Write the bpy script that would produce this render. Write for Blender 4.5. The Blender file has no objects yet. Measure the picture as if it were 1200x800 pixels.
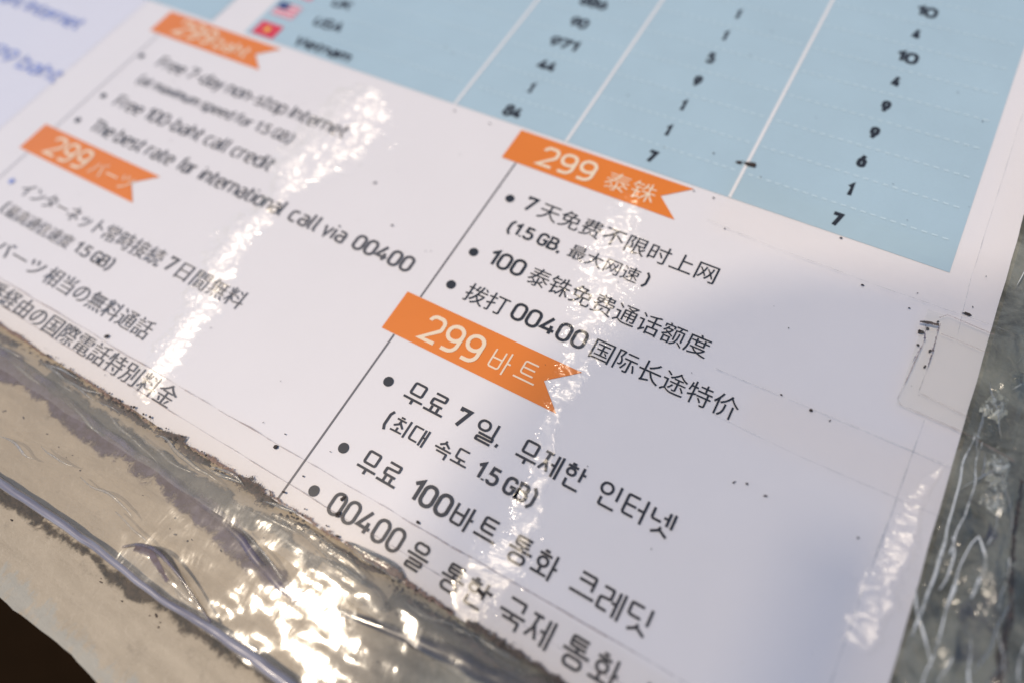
import bpy, bmesh, math, random
from mathutils import Vector, Matrix, noise
random.seed(7)
C = bpy.context.scene.collection
S = 0.015            # one layout unit (u along the printed rows, v up the columns) in metres

# ------------------------------------------------------------------ camera
CAM = Vector((2.43907135, -2.5495557, 7.06593194))
M = Matrix(((0.8630617916627709, 0.4944846623260656, -0.10300127424515107),
            (0.3991520086395182, -0.7926616447473682, -0.46083097871718115),
            (-0.3095190103545918, 0.35661244463797664, -0.8814905255069053)))
MI = M.transposed()
cd = bpy.data.cameras.new('camera'); cam = bpy.data.objects.new('camera', cd); C.objects.link(cam)
R3 = MI @ Matrix(((1, 0, 0), (0, -1, 0), (0, 0, -1)))
cam.matrix_world = Matrix.Translation(CAM * S) @ R3.to_4x4()
cd.sensor_width = 36; cd.lens = 36 * 749.9 / 1200
cd.clip_start = 0.002; cd.clip_end = 50
cd.dof.use_dof = True; cd.dof.focus_distance = 7.65 * S; cd.dof.aperture_fstop = 5.5
bpy.context.scene.camera = cam

def P(px, py):
    """point of the sheet's plane seen at a photograph pixel (1200x800), layout units"""
    d = MI @ Vector(((px - 600) / 749.9, (py - 400) / 749.9, 1))
    k = -CAM.z / d.z
    return (CAM.x + d.x * k, CAM.y + d.y * k)

# ------------------------------------------------------------------ light
L = Vector((-2.70, -1.30, 7.07)).normalized()
W = bpy.data.worlds.new('World'); bpy.context.scene.world = W; W.use_nodes = True
wn = W.node_tree.nodes; sky = wn.new('ShaderNodeTexSky'); sky.sky_type = 'NISHITA'; sky.sun_disc = False
sky.sun_elevation = math.asin(L.z); sky.sun_rotation = math.atan2(L.x, L.y)
sky.dust_density = 0.8; sky.ozone_density = 2.0
W.node_tree.links.new(sky.outputs[0], wn['Background'].inputs[0]); wn['Background'].inputs[1].default_value = 0.125
sd = bpy.data.lights.new('sun', 'SUN'); sd.energy = 2.9; sd.angle = math.radians(3); sd.color = (1, .845, .66)
so = bpy.data.objects.new('sun', sd); C.objects.link(so)
so.rotation_euler = L.to_track_quat('Z', 'Y').to_euler(); so.location = (-.3, -.3, .6)
vs = bpy.context.scene.view_settings
vs.view_transform = 'Standard'; vs.look = 'None'; vs.exposure = -0.08; vs.gamma = 1; vs.use_curve_mapping = False

# ------------------------------------------------------------------ node helpers
class N:
    def __init__(s, tree): s.t = tree; s.n = tree.nodes; s.l = tree.links
    def new(s, ty, **k):
        n = s.n.new(ty)
        for a, b in k.items(): setattr(n, a, b)
        return n
    def put(s, sock, v):
        if isinstance(v, bpy.types.NodeSocket): s.l.new(v, sock)
        else: sock.default_value = v
    def m(s, op, a, b=0.0, c=0.0, clamp=False):
        n = s.new('ShaderNodeMath', operation=op); n.use_clamp = clamp
        s.put(n.inputs[0], a); s.put(n.inputs[1], b)
        if op in ('MULTIPLY_ADD', 'SMOOTH_MIN', 'WRAP'): s.put(n.inputs[2], c)
        return n.outputs[0]
    def noise(s, vec, scale, detail=2, rough=.5, dist=0):
        n = s.new('ShaderNodeTexNoise'); s.put(n.inputs['Vector'], vec)
        n.inputs['Scale'].default_value = scale; n.inputs['Detail'].default_value = detail
        n.inputs['Roughness'].default_value = rough; n.inputs['Distortion'].default_value = dist
        return n.outputs[0]
    def rng(s, v, a, b, c=0, d=1, smooth=True):
        n = s.new('ShaderNodeMapRange'); n.interpolation_type = 'SMOOTHSTEP' if smooth else 'LINEAR'
        s.put(n.inputs[0], v); 
        for i, x in enumerate((a, b, c, d)): s.put(n.inputs[i + 1], x)
        return n.outputs[0]
    def mix(s, f, a, b):
        n = s.new('ShaderNodeMix', data_type='RGBA'); s.put(n.inputs[0], f); s.put(n.inputs[6], a); s.put(n.inputs[7], b)
        return n.outputs[2]
    def pos(s):
        g = s.new('ShaderNodeNewGeometry'); v = s.new('ShaderNodeVectorMath', operation='SCALE')
        s.l.new(g.outputs['Position'], v.inputs[0]); v.inputs[3].default_value = 1 / S
        return v.outputs[0]
    def xyz(s, v):
        n = s.new('ShaderNodeSeparateXYZ'); s.put(n.inputs[0], v); return n.outputs
    def comb(s, x, y, z=0.0):
        n = s.new('ShaderNodeCombineXYZ'); s.put(n.inputs[0], x); s.put(n.inputs[1], y); s.put(n.inputs[2], z); return n.outputs[0]
    def curve(s, v, pts):
        n = s.new('ShaderNodeFloatCurve'); s.put(n.inputs['Value'], v)
        c = n.mapping.curves[0]
        for i, (x, y) in enumerate(pts):
            if i < 2: p = c.points[0 if i == 0 else len(c.points) - 1]; p.location = (x, y)
            else: p = c.points.new(x, y)
        # rebuild in order
        while len(c.points) > 2: c.points.remove(c.points[1])
        c.points[0].location = pts[0]; c.points[-1].location = pts[-1]
        for x, y in pts[1:-1]: c.points.new(x, y)
        n.mapping.use_clip = False; n.mapping.update()
        return n.outputs[0]

def mat(name):
    m = bpy.data.materials.new(name); m.use_nodes = True
    return m, N(m.node_tree), m.node_tree.nodes['Principled BSDF']

# lamination relief: the plastic over the print lifts and crinkles along three creases
rg = bpy.data.node_groups.new('lamination_relief', 'ShaderNodeTree')
rg.interface.new_socket('Normal', in_out='OUTPUT', socket_type='NodeSocketVector')
rg.interface.new_socket('Crease', in_out='OUTPUT', socket_type='NodeSocketFloat')
q = N(rg); go = q.new('NodeGroupOutput')
pos = q.pos(); X = q.xyz(pos); u, v = X[0], X[1]
vn = q.m('MULTIPLY_ADD', v, .1, .4)      # v = -4..6 -> 0..1
wob = q.m('MULTIPLY', q.m('SUBTRACT', q.noise(q.comb(q.m('MULTIPLY', u, .6), v), 1.1, 3, .6), .5), 1.0)
CREASES = [   # (centre points (v,u)), width points (v,w), slope across, strength
    ([(-2.04, -3.95), (-1.03, -4.18), (-.2, -4.42), (.63, -4.42), (1.44, -4.35), (2.23, -4.2), (3.12, -4.35)],
     [(-2.6, .0), (-2.2, .26), (-1.0, .28), (.2, .30), (.75, .16), (1.5, .55), (2.4, .62), (3.0, .45), (3.35, 0)], -.17, 1.0),
    ([(-2.46, 1.15), (-1.84, 1.2), (-1.06, 1.1), (0, .86), (1.0, .72), (2.15, .48), (3.12, .36)],
     [(-2.75, .0), (-2.4, .30), (-1.6, .24), (-.6, .15), (.1, .22), (.8, .32), (1.7, .40), (2.4, .32), (2.9, .2), (3.15, 0)], .08, 1.0),
    ([(-1.0, 4.55), (-.6, 4.6), (-.1, 4.62), (.35, 4.66), (.75, 4.7), (1.1, 4.83)],
     [(-1.1, .0), (-.85, .20), (-.3, .21), (.1, .16), (.45, .12), (.9, .06), (1.2, 0)], .33, 1.0),
]
hsum = None; msum = None
for ci, (cp, wp, sx, st) in enumerate(CREASES):
    cu = q.curve(vn, [((a + 4) / 10, (b + 6) / 12) for a, b in cp])
    cx = q.m('MULTIPLY_ADD', cu, 12, -6)
    wd = q.curve(vn, [((a + 4) / 10, b) for a, b in wp])
    wd = q.m('MAXIMUM', q.m('MULTIPLY', wd, .84 if ci < 2 else .72), .001)
    d = q.m('SUBTRACT', u, cx); d = q.m('MULTIPLY_ADD', wob, .5 if ci < 2 else .25, d)
    ad = q.m('DIVIDE', q.m('ABSOLUTE', d), wd)
    rag = q.m('MULTIPLY', q.m('SUBTRACT', q.noise(q.comb(q.m('MULTIPLY', u, 1.0), q.m('MULTIPLY', v, 1.0), ci * 3.0), 3.2 if ci < 2 else 5.0, 4, .6), .5), 1.9)
    mk = q.rng(q.m('ADD', ad, rag), 1.6, .2 if ci < 2 else .6)
    mk = q.m('MULTIPLY', mk, q.rng(ad, 2.4, 1.6))
    rip = q.noise(q.comb(q.m('MULTIPLY', u, 3.0), q.m('MULTIPLY_ADD', u, -2.0, q.m('MULTIPLY', v, 6.0)), ci * 7.0), 1.0, 3, .55, .4)
    fine = q.noise(q.comb(u, v, ci * 11.), 11.0, 3, .6)
    h = q.m('ADD', q.m('MULTIPLY', rip, .014), q.m('MULTIPLY', fine, .0026))
    saw = q.m('FRACT', q.m('ADD', q.m('MULTIPLY', v, 4.3), q.m('ADD', q.m('MULTIPLY', u, .5), q.m('MULTIPLY', q.noise(q.comb(q.m('MULTIPLY', u, .8), v, ci * 5.), 2.6, 2, .5), 2.2))))
    h = q.m('MULTIPLY_ADD', saw, q.m('MULTIPLY', q.m('MULTIPLY_ADD', v, .065, .28), 1 / 4.3), h)
    h = q.m('MULTIPLY_ADD', d, sx, h)
    h = q.m('MULTIPLY', q.m('MULTIPLY', h, mk), st)
    hsum = h if hsum is None else q.m('ADD', hsum, h)
    msum = mk if msum is None else q.m('MAXIMUM', msum, mk)
broad = q.m('MULTIPLY', q.noise(pos, .55, 2, .5), .045)
hsum = q.m('ADD', hsum, broad)
b = q.new('ShaderNodeBump'); b.inputs['Strength'].default_value = 1; b.inputs['Distance'].default_value = S
q.put(b.inputs['Height'], hsum)
q.put(go.inputs['Normal'], b.outputs[0]); q.put(go.inputs['Crease'], msum)

def printed(name, col, rough=.5, vary=0.0, wear=0.0):
    m, k, p = mat(name)
    g = k.new('ShaderNodeGroup'); g.node_tree = rg
    pos = k.pos()
    if vary:
        f = k.noise(pos, .8, 4, .6)
        c2 = tuple(max(0, x * (1 - vary)) for x in col[:3]) + (1,)
        k.put(p.inputs['Base Color'], k.mix(f, tuple(col[:3]) + (1,), c2))
    else: p.inputs['Base Color'].default_value = tuple(col[:3]) + (1,)
    p.inputs['Roughness'].default_value = rough
    p.inputs['Specular IOR Level'].default_value = .25
    p.inputs['Coat Weight'].default_value = 1.0; p.inputs['Coat IOR'].default_value = 1.6
    k.put(p.inputs['Coat Roughness'], k.rng(g.outputs['Crease'], 0, 1, .10, .33))
    k.put(p.inputs['Coat Normal'], g.outputs['Normal'])
    return m

M_paper = printed('laminated_white_paper', (.80, .765, .755), vary=.05)
M_left = printed('laminated_lilac_paper', (.72, .715, .775), vary=.03)
M_blue = printed('printed_pale_blue', (.44, .59, .66), vary=.16)
M_white = printed('printed_white', (.80, .78, .76))
M_pale = printed('printed_pale_dash', (.56, .70, .75))
M_orange = printed('printed_orange', (.83, .22, .012), vary=.12)
M_cream = printed('printed_cream_lettering', (.86, .70, .50))
M_ink = printed('printed_black', (.018, .018, .018))
M_inkk = printed('printed_dark_grey', (.022, .021, .024))
M_soft = printed('printed_soft_grey', (.10, .095, .095))
M_line = printed('printed_grey_line', (.14, .13, .13))
M_faint = printed('printed_faint_line', (.62, .60, .62))
M_bluetext = printed('printed_blue_lettering', (.26, .32, .62))
M_red = printed('printed_red', (.70, .03, .05))
M_pink = printed('printed_pink', (.75, .22, .28))
M_navy = printed('printed_navy', (.03, .04, .16))
M_yellow = printed('printed_yellow', (.9, .55, .05))

# ------------------------------------------------------------------ objects
def link(name, me, m=None, parent=None, label=None, cat=None, group=None, kind=None):
    o = bpy.data.objects.new(name, me); C.objects.link(o)
    if me is not None and m is not None: me.materials.append(m)
    if parent: o.parent = parent
    if label: o['label'] = label
    if cat: o['category'] = cat
    if group: o['group'] = group
    if kind: o['kind'] = kind
    return o
def mesh(name, vs_, fs, smooth=False, uvs=None):
    me = bpy.data.meshes.new(name)
    me.from_pydata([(a * S, b_ * S, c * S) for a, b_, c in vs_], [], fs)
    if uvs:
        l = me.uv_layers.new(name='UVMap')
        for i, lp in enumerate(me.loops): l.data[i].uv = uvs[lp.vertex_index]
    if smooth: me.polygons.foreach_set('use_smooth', [True] * len(me.polygons))
    me.update(); return me
def rect(u0, v0, u1, v1, z, n=1):
    return [(u0, v0, z), (u1, v0, z), (u1, v1, z), (u0, v1, z)], [(0, 1, 2, 3)]
def slab(name, outline, z0, z1):
    n = len(outline)
    vs_ = [(a, b_, z1) for a, b_ in outline] + [(a, b_, z0) for a, b_ in outline]
    fs = [tuple(range(n)), tuple(reversed(range(n, 2 * n)))] + [(i, i + n, (i + 1) % n + n, (i + 1) % n) for i in range(n)]
    me = bpy.data.meshes.new(name); bm = bmesh.new()
    V = [bm.verts.new((a * S, b_ * S, c * S)) for a, b_, c in vs_]
    for f in fs: bm.faces.new([V[i] for i in f])
    bmesh.ops.recalc_face_normals(bm, faces=bm.faces); bm.to_mesh(me); bm.free(); return me

# ---- stroke lettering: each glyph = list of strokes; stroke = (closed, [(x, y, corner radius)...])
def rnd(pts, closed):
    out = []; n = len(pts)
    for i, (x, y, r) in enumerate(pts):
        if r <= 0 or (not closed and i in (0, n - 1)): out.append((x, y)); continue
        p = Vector((x, y)); a = Vector(pts[i - 1][:2]) - p; b_ = Vector(pts[(i + 1) % n][:2]) - p
        la, lb = a.length, b_.length
        if la < 1e-6 or lb < 1e-6: out.append((x, y)); continue
        a /= la; b_ /= lb
        half = math.acos(max(-1, min(1, a.dot(b_)))) / 2
        t = min(r / max(math.tan(half), .01), la * .5 if (closed or i - 1 > 0) else la, lb * .5 if (closed or i + 1 < n - 1) else lb)
        s_, e = p + a * t, p + b_ * t
        for j in range(9):
            k = j / 8
            # quadratic-ish arc through conic weight for a rounder corner
            w = math.sin(half)
            d = (1 - k) ** 2 + 2 * w * k * (1 - k) + k * k
            c = (s_ * (1 - k) ** 2 + p * (2 * w * k * (1 - k)) + e * k * k) / d
            out.append((c.x, c.y))
    res = [out[0]]
    for c in out[1:]:
        if (c[0] - res[-1][0]) ** 2 + (c[1] - res[-1][1]) ** 2 > 1e-8: res.append(c)
    if closed and (res[0][0] - res[-1][0]) ** 2 + (res[0][1] - res[-1][1]) ** 2 < 1e-8: res.pop()
    return res
def ribbon(pts, closed, w, z, V, F):
    n = len(pts); base = len(V)
    for i in range(n):
        p = Vector(pts[i])
        a = Vector(pts[i - 1]) if (closed or i > 0) else None
        c = Vector(pts[(i + 1) % n]) if (closed or i < n - 1) else None
        d1 = (p - a).normalized() if a is not None else (c - p).normalized()
        d2 = (c - p).normalized() if c is not None else d1
        n1 = Vector((-d1.y, d1.x)); n2 = Vector((-d2.y, d2.x)); m_ = n1 + n2
        m_ = m_.normalized() if m_.length > 1e-4 else n1
        s_ = w / 2 / max(m_.dot(n1), .45)
        V.append((p.x + m_.x * s_, p.y + m_.y * s_, z)); V.append((p.x - m_.x * s_, p.y - m_.y * s_, z))
    for i in range(n if closed else n - 1):
        j = (i + 1) % n; F.append((base + 2 * i + 1, base + 2 * j + 1, base + 2 * j, base + 2 * i))
def loop(x0, y0, x1, y1, r): return (1, [(x0, y0, r), (x1, y0, r), (x1, y1, r), (x0, y1, r)])
def ln(*p): return (0, [(a if len(a) == 3 else (a[0], a[1], 0)) for a in p])
G = {
 '0': (.5, [loop(0, 0, .5, 1, .25)]), '1': (.27, [ln((0, .76), (.25, 1), (.25, 0))]),
 '2': (.5, [ln((0, .78), (0, 1, .24), (.5, 1, .24), (.5, .56, .12), (0, 0), (.52, 0))]),
 '4': (.55, [ln((.34, 1), (0, .24), (.57, .24)), ln((.41, .52), (.41, 0))]),
 '5': (.48, [ln((.45, 1), (.05, 1), (.03, .6), (.48, .6, .22), (.48, 0, .24), (0, 0, .22), (0, .18))]),
 '6': (.5, [loop(0, 0, .5, .6, .24), ln((.36, 1), (.035, .42))]),
 '7': (.5, [ln((0, .84), (0, 1), (.5, 1), (.14, 0))]),
 '8': (.5, [loop(.03, .53, .47, 1, .2), loop(0, 0, .5, .53, .24)]),
 '9': (.5, [loop(0, .4, .5, 1, .24), ln((.465, .58), (.14, 0))]),
 'q': (.5, [loop(0, .42, .5, 1, .24), ln((.5, .75), (.5, 0, .26), (.05, 0))]),   # 9 with a hooked tail
 'G': (.52, [ln((.5, .78), (.5, 1, .24), (0, 1, .25), (0, 0, .25), (.5, 0, .24), (.5, .47), (.27, .47))]),
 'B': (.52, [(1, [(0, 0, 0), (0, 1, 0), (.46, 1, .2), (.46, .54, .18), (0, .54, 0)]), (1, [(0, 0, 0), (0, .54, 0), (.52, .54, .22), (.52, 0, .22)])]),
 '.': (.06, [ln((.03, -.04), (.03, .07))]), ',': (.1, [ln((.07, .08), (0, -.18))]),
 '(': (.2, [ln((.2, 1.12), (0, .85, .3), (0, .1, .3), (.2, -.2))]), ')': (.2, [ln((0, 1.12), (.2, .85, .3), (.2, .1, .3), (0, -.2))]),
 '-': (.3, [ln((0, .38), (.3, .38))]),
 'a': (.42, [ln((.04, .72), (.42, .72, .18), (.42, 0)), ln((.42, .42), (0, .42, .18), (0, 0, .18), (.42, 0))]),
 'b': (.45, [ln((0, 1.05), (0, 0), (.45, 0, .2), (.45, .72, .2), (0, .72))]),
 'c': (.38, [ln((.38, .72), (0, .72, .2), (0, 0, .2), (.38, 0))]),
 'd': (.45, [ln((.45, 1.05), (.45, 0), (0, 0, .2), (0, .72, .2), (.45, .72))]),
 'e': (.45, [ln((0, .36), (.45, .36), (.45, .72, .2), (0, .72, .2), (0, 0, .2), (.4, 0))]),
 'f': (.3, [ln((.1, 0), (.1, 1.05, .16), (.32, 1.05)), ln((0, .72), (.28, .72))]),
 'h': (.43, [ln((0, 1.05), (0, 0)), ln((0, .72), (.43, .72, .2), (.43, 0))]),
 'i': (.03, [ln((0, 0), (0, .72)), ln((0, .92), (0, 1.03))]), 'l': (.12, [ln((0, 1.05), (0, 0, .12), (.12, 0))]),
 'm': (.72, [ln((0, 0), (0, .72), (.36, .72, .18), (.36, 0)), ln((.36, .72), (.72, .72, .18), (.72, 0))]),
 'n': (.43, [ln((0, 0), (0, .72), (.43, .72, .2), (.43, 0))]), 'o': (.46, [loop(0, 0, .46, .72, .2)]),
 'p': (.45, [ln((0, -.3), (0, .72), (.45, .72, .2), (.45, 0, .2), (0, 0))]),
 'r': (.28, [ln((0, 0), (0, .72), (.3, .72))]),
 's': (.4, [ln((.4, .72), (0, .72, .15), (0, .38, .15), (.4, .36, .15), (.4, 0, .15), (0, 0))]),
 't': (.28, [ln((.08, .98), (.08, 0, .14), (.28, 0)), ln((0, .72), (.28, .72))]),
 'u': (.43, [ln((0, .72), (0, 0, .2), (.43, 0), (.43, .72))]), 'v': (.42, [ln((0, .72), (.21, 0), (.42, .72))]),
 'x': (.42, [ln((0, .72), (.42, 0)), ln((.42, .72), (0, 0))]), 'y': (.42, [ln((0, .72), (.21, .02)), ln((.42, .72), (.1, -.3))]),
 'F': (.42, [ln((0, 0), (0, 1), (.44, 1)), ln((0, .52), (.4, .52))]), 'I': (.03, [ln((0, 0), (0, 1))]),
 'T': (.5, [ln((0, 1), (.5, 1)), ln((.25, 1), (.25, 0))]), 'U': (.5, [ln((0, 1), (0, 0, .24), (.5, 0, .24), (.5, 1))]),
 'K': (.5, [ln((0, 0), (0, 1)), ln((.5, 1), (0, .42)), ln((.18, .6), (.52, 0))]),
 'S': (.5, [ln((.5, .8), (.5, 1, .2), (0, 1, .2), (0, .53, .2), (.5, .5, .2), (.5, 0, .2), (0, 0, .2), (0, .2))]),
 'A': (.54, [ln((0, 0), (.27, 1), (.54, 0)), ln((.1, .3), (.44, .3))]), 'V': (.52, [ln((0, 1), (.26, 0), (.52, 1))]),
}
# Hangul: jamo in a unit box, composed into syllables in a unit square
r_ = .16
J = {
 'M': [(1, [(0, 0, r_), (1, 0, r_), (1, 1, r_), (0, 1, r_)])],
 'R': [ln((0, 1), (1, 1, .1), (1, .55, .1), (0, .5, .1), (0, 0, .1), (1, 0))],
 'P': [ln((0, 1), (0, 0, .2), (1, 0, .2), (1, 1)), ln((0, .52), (1, .52))],
 'E': [ln((1, 1), (0, 1, .15), (0, 0, .2), (1, 0)), ln((0, .5), (.95, .5))],
 'O': [(1, [(0, 0, .5), (1, 0, .5), (1, 1, .5), (0, 1, .5)])],
 'C': [ln((.3, 1.05), (.7, 1.05)), ln((0, .78), (1, .78)), ln((.5, .78), (.42, .3), (0, 0)), ln((.48, .5), (1, 0))],
 'Z': [ln((0, 1), (1, 1)), ln((.55, 1), (.42, .4), (0, 0)), ln((.5, .55), (1, 0))],
 'D': [ln((1, 1), (0, 1, .1), (0, 0, .2), (1, 0))], 'N': [ln((0, 1), (0, 0, .2), (1, 0))],
 'S': [ln((.5, 1), (.42, .5), (0, 0)), ln((.48, .6), (1, 0))],
 'K': [ln((0, 1), (1, 1, .1), (1, 0))], 'Q': [ln((0, 1), (1, 1, .1), (1, 0)), ln((0, .5), (1, .5))],
 'H': [ln((.3, 1.12), (.7, 1.12)), ln((0, .86), (1, .86)), (1, [(.12, 0, .4), (.88, 0, .4), (.88, .64, .4), (.12, .64, .4)])],
}
def jam(k, x0, y0, x1, y1):
    return [(c, [(x0 + a * (x1 - x0), y0 + b_ * (y1 - y0), r * min(x1 - x0, y1 - y0)) for a, b_, r in p]) for c, p in J[k]]
def syl(i, vw, f=None):
    y0 = .42 if f else 0
    s_ = []
    if vw in 'aiAeE':      # upright vowels
        s_ += jam(i, .02, y0 + (.12 if not f else .06), .5 if vw != 'E' else .42, .92)
        vb = .36 if f else -.02
        if vw == 'a': s_ += [ln((.74, 1), (.74, vb)), ln((.74, (1 + vb) / 2 + .03), (.92, (1 + vb) / 2 + .03))]
        if vw == 'i': s_ += [ln((.8, 1), (.8, vb))]
        if vw == 'A': s_ += [ln((.66, .97), (.66, vb + .03)), ln((.86, 1), (.86, vb)), ln((.66, .52), (.86, .52))]
        if vw == 'e': s_ += [ln((.84, 1), (.84, vb)), ln((.56, .5 + y0 * .4), (.84, .5 + y0 * .4))]
        if vw == 'E': s_ += [ln((.68, .97), (.68, vb + .03)), ln((.88, 1), (.88, vb)), ln((.48, .5 + y0 * .45), (.68, .5 + y0 * .45))]
    elif vw in 'ouUy':
        t = .66 if f else .45
        s_ += jam(i, .2, t, .8, .98)
        yb = .48 if f else .2
        s_ += [ln((0, yb), (1, yb))]
        if vw == 'o': s_ += [ln((.5, yb), (.5, t - .02))]
        if vw == 'u': s_ += [ln((.5, yb), (.5, yb - (.14 if f else .24)))]
        if vw == 'U': s_[-1:] = [ln((0, .12), (1, .12)), ln((.34, .12), (.34, t - .06)), ln((.66, .12), (.66, t - .06))]
    elif vw == 'W':        # o + a
        s_ += jam(i, .08, .38, .6, .92) + [ln((0, .1), (.68, .1)), ln((.34, .1), (.34, .34)), ln((.8, 1), (.8, -.02)), ln((.8, .5), (.97, .5))]
    elif vw == 'w':        # o + i
        s_ += jam(i, .05, .38, .6, .92) + [ln((0, .1), (.66, .12)), ln((.33, .1), (.33, .36)), ln((.84, 1), (.84, -.02))]
    if f:
        s_ += jam(f, .18, -.02, .84 if vw in 'aiAeE' else .82, .30 if vw not in 'u' else .28)
    return (1.0, s_)
HG = {'바': syl('P', 'a'), '트': syl('E', 'y'), '무': syl('M', 'u'), '료': syl('R', 'U'), '일': syl('O', 'i', 'R'), '최': syl('C', 'w'),
      '대': syl('D', 'A'), '속': syl('S', 'o', 'K'), '도': syl('D', 'o'), '제': syl('Z', 'E'), '한': syl('H', 'a', 'N'), '인': syl('O', 'i', 'N'),
      '터': syl('E', 'e'), '넷': syl('N', 'E', 'S'), '통': syl('E', 'o', 'O'), '화': syl('H', 'W'), '크': syl('Q', 'y'), '레': syl('R', 'E'),
      '딧': syl('D', 'i', 'S'), '을': syl('O', 'y', 'R'), '국': syl('K', 'u', 'K'), '서': syl('S', 'e'), '비': syl('P', 'i')}
G.update(HG)

def strokes_to(V, F, s_, u0, u1, vb, cap, w, z, track=.2):
    """lettering fitted between u0 and u1 on the baseline vb"""
    pieces = []; x = 0
    for ch in s_:
        if ch == ' ': x += .28; continue
        wd, st = G[ch]
        for c, pts in st: pieces.append((c, [(a + x, b_, r) for a, b_, r in pts]))
        x += wd + track
    xs = [a for c, p in pieces for a, _, _ in p]; lo, hi = min(xs), max(xs)
    kx = (u1 - u0 - w) / max(hi - lo, .01) if u1 is not None else cap
    off = u0 + w / 2
    for k, (c, pts) in enumerate(pieces):
        P_ = [(off + (a - lo) * kx, vb + w / 2 + b_ * (cap - w), r * min(kx, cap)) for a, b_, r in pts]
        ribbon(rnd(P_, c), c, w, z + (k % 5) * .0006, V, F)
def font_to(V, F, s_, u0, u1, vb, em, z, thin=0.0):
    c = bpy.data.curves.new('lettering', 'FONT'); c.body = s_; c.resolution_u = 3; c.offset = thin
    o = bpy.data.objects.new('lettering', c); C.objects.link(o)
    bpy.context.view_layer.update()
    me = bpy.data.meshes.new_from_object(o.evaluated_get(bpy.context.evaluated_depsgraph_get()))
    bpy.data.objects.remove(o); bpy.data.curves.remove(c)
    xs = [p.co.x for p in me.vertices]; lo, hi = min(xs), max(xs); base = len(V)
    kx = (u1 - u0) / (hi - lo)
    for p in me.vertices: V.append((u0 + (p.co.x - lo) * kx, vb + (p.co.y + .07) * em, z))
    for f in me.polygons: F.append(tuple(base + i for i in f.vertices))
    bpy.data.meshes.remove(me)
def isCJK(s_): return any(ord(c) > 0x2e7f and c not in HG for c in s_)

# ================================================================== SETTING
def blend_mat(name, c1, c2, scale, rough, bump=0.0, c3=None):
    m, k, p = mat(name); pos = k.pos()
    f = k.rng(k.noise(pos, scale, 6, .65, .4), .35, .65)
    col = k.mix(f, c1 + (1,), c2 + (1,))
    if c3: col = k.mix(k.rng(k.noise(pos, scale * 4.3, 5, .7), .55, .72), col, c3 + (1,))
    k.put(p.inputs['Base Color'], col); p.inputs['Roughness'].default_value = rough
    if bump:
        bb = k.new('ShaderNodeBump'); bb.inputs['Distance'].default_value = S; bb.inputs['Strength'].default_value = 1
        k.put(bb.inputs['Height'], k.m('MULTIPLY', k.noise(pos, scale * 6, 5, .6), bump)); k.put(p.inputs['Normal'], bb.outputs[0])
    return m
M_floor = blend_mat('dark_ground', (.010, .005, .0015), (.016, .008, .003), .05, .9)
M_floor.node_tree.nodes['Principled BSDF'].inputs['Specular IOR Level'].default_value = .05
link('ground', mesh('ground', *rect(-400, -400, 400, 400, -48)), M_floor, kind='structure')

# counter top: tan board, dirtier and greyer towards the right-hand side
mB, k, p = mat('worn_tan_counter'); pos = k.pos(); X = k.xyz(pos)
grain = k.noise(k.comb(k.m('MULTIPLY', X[0], .5), k.m('MULTIPLY', X[1], 2.2)), 2.2, 7, .7, .3)
tan = k.mix(k.rng(grain, .3, .7), (.41, .34, .245, 1), (.33, .27, .19, 1))
gry = k.mix(k.rng(k.noise(pos, 1.4, 7, .7, .5), .35, .65), (.30, .31, .275, 1), (.085, .09, .078, 1))
side = k.rng(k.m('ADD', k.m('MULTIPLY_ADD', X[1], .12, X[0]), k.m('MULTIPLY', k.noise(pos, .7, 4, .6), 1.8)), -.1, 2.2)
col = k.mix(side, tan, gry)
fib = k.noise(k.comb(k.m('MULTIPLY_ADD', X[1], .8, k.m('MULTIPLY', X[0], 1.0)), k.m('MULTIPLY_ADD', X[0], -.35, k.m('MULTIPLY', X[1], .5)), 3.), 14, 5, .7, .8)
col = k.mix(k.m('MULTIPLY', k.rng(fib, .50, .68), .18), col, (.58, .50, .38, 1))
col = k.mix(k.m('MULTIPLY', k.rng(k.noise(pos, 17, 5, .75), .62, .72), .4), col, (.12, .09, .06, 1))
stain = k.rng(k.noise(pos, 3.1, 8, .75), .56, .70)
col = k.mix(k.m('MULTIPLY', stain, .35), col, (.10, .075, .05, 1))
# chipped, greyed rim of the board
rim = k.rng(k.m('ADD', X[1], k.m('MULTIPLY', k.noise(k.comb(X[0], k.m('MULTIPLY', X[1], .5)), 2.6, 6, .75), 1.1)), -4.30, -4.42)
rim = k.m('MULTIPLY', rim, k.rng(k.noise(k.comb(k.m('MULTIPLY', X[0], 2), X[1]), 3, 4, .7), .3, .5))
col = k.mix(k.m('MULTIPLY', rim, .6), col, (.30, .315, .29, 1))
k.put(p.inputs['Base Color'], col); p.inputs['Roughness'].default_value = .5
bb = k.new('ShaderNodeBump'); bb.inputs['Distance'].default_value = S; bb.inputs['Strength'].default_value = 1
k.put(bb.inputs['Height'], k.m('MULTIPLY', grain, .02)); k.put(p.inputs['Normal'], bb.outputs[0])
ol = []
x = -22.0
while x < 10:
    ol.append((x, -5.12 + .05 * noise.noise(Vector((x * 1.3, 0, 0))) + .03 * noise.noise(Vector((x * 6, 3, 0))))); x += .12
ol += [(10, 16), (-22, 16)]
link('counter_top', slab('counter_top', ol, -2.2, -.06), mB, kind='structure')

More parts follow.
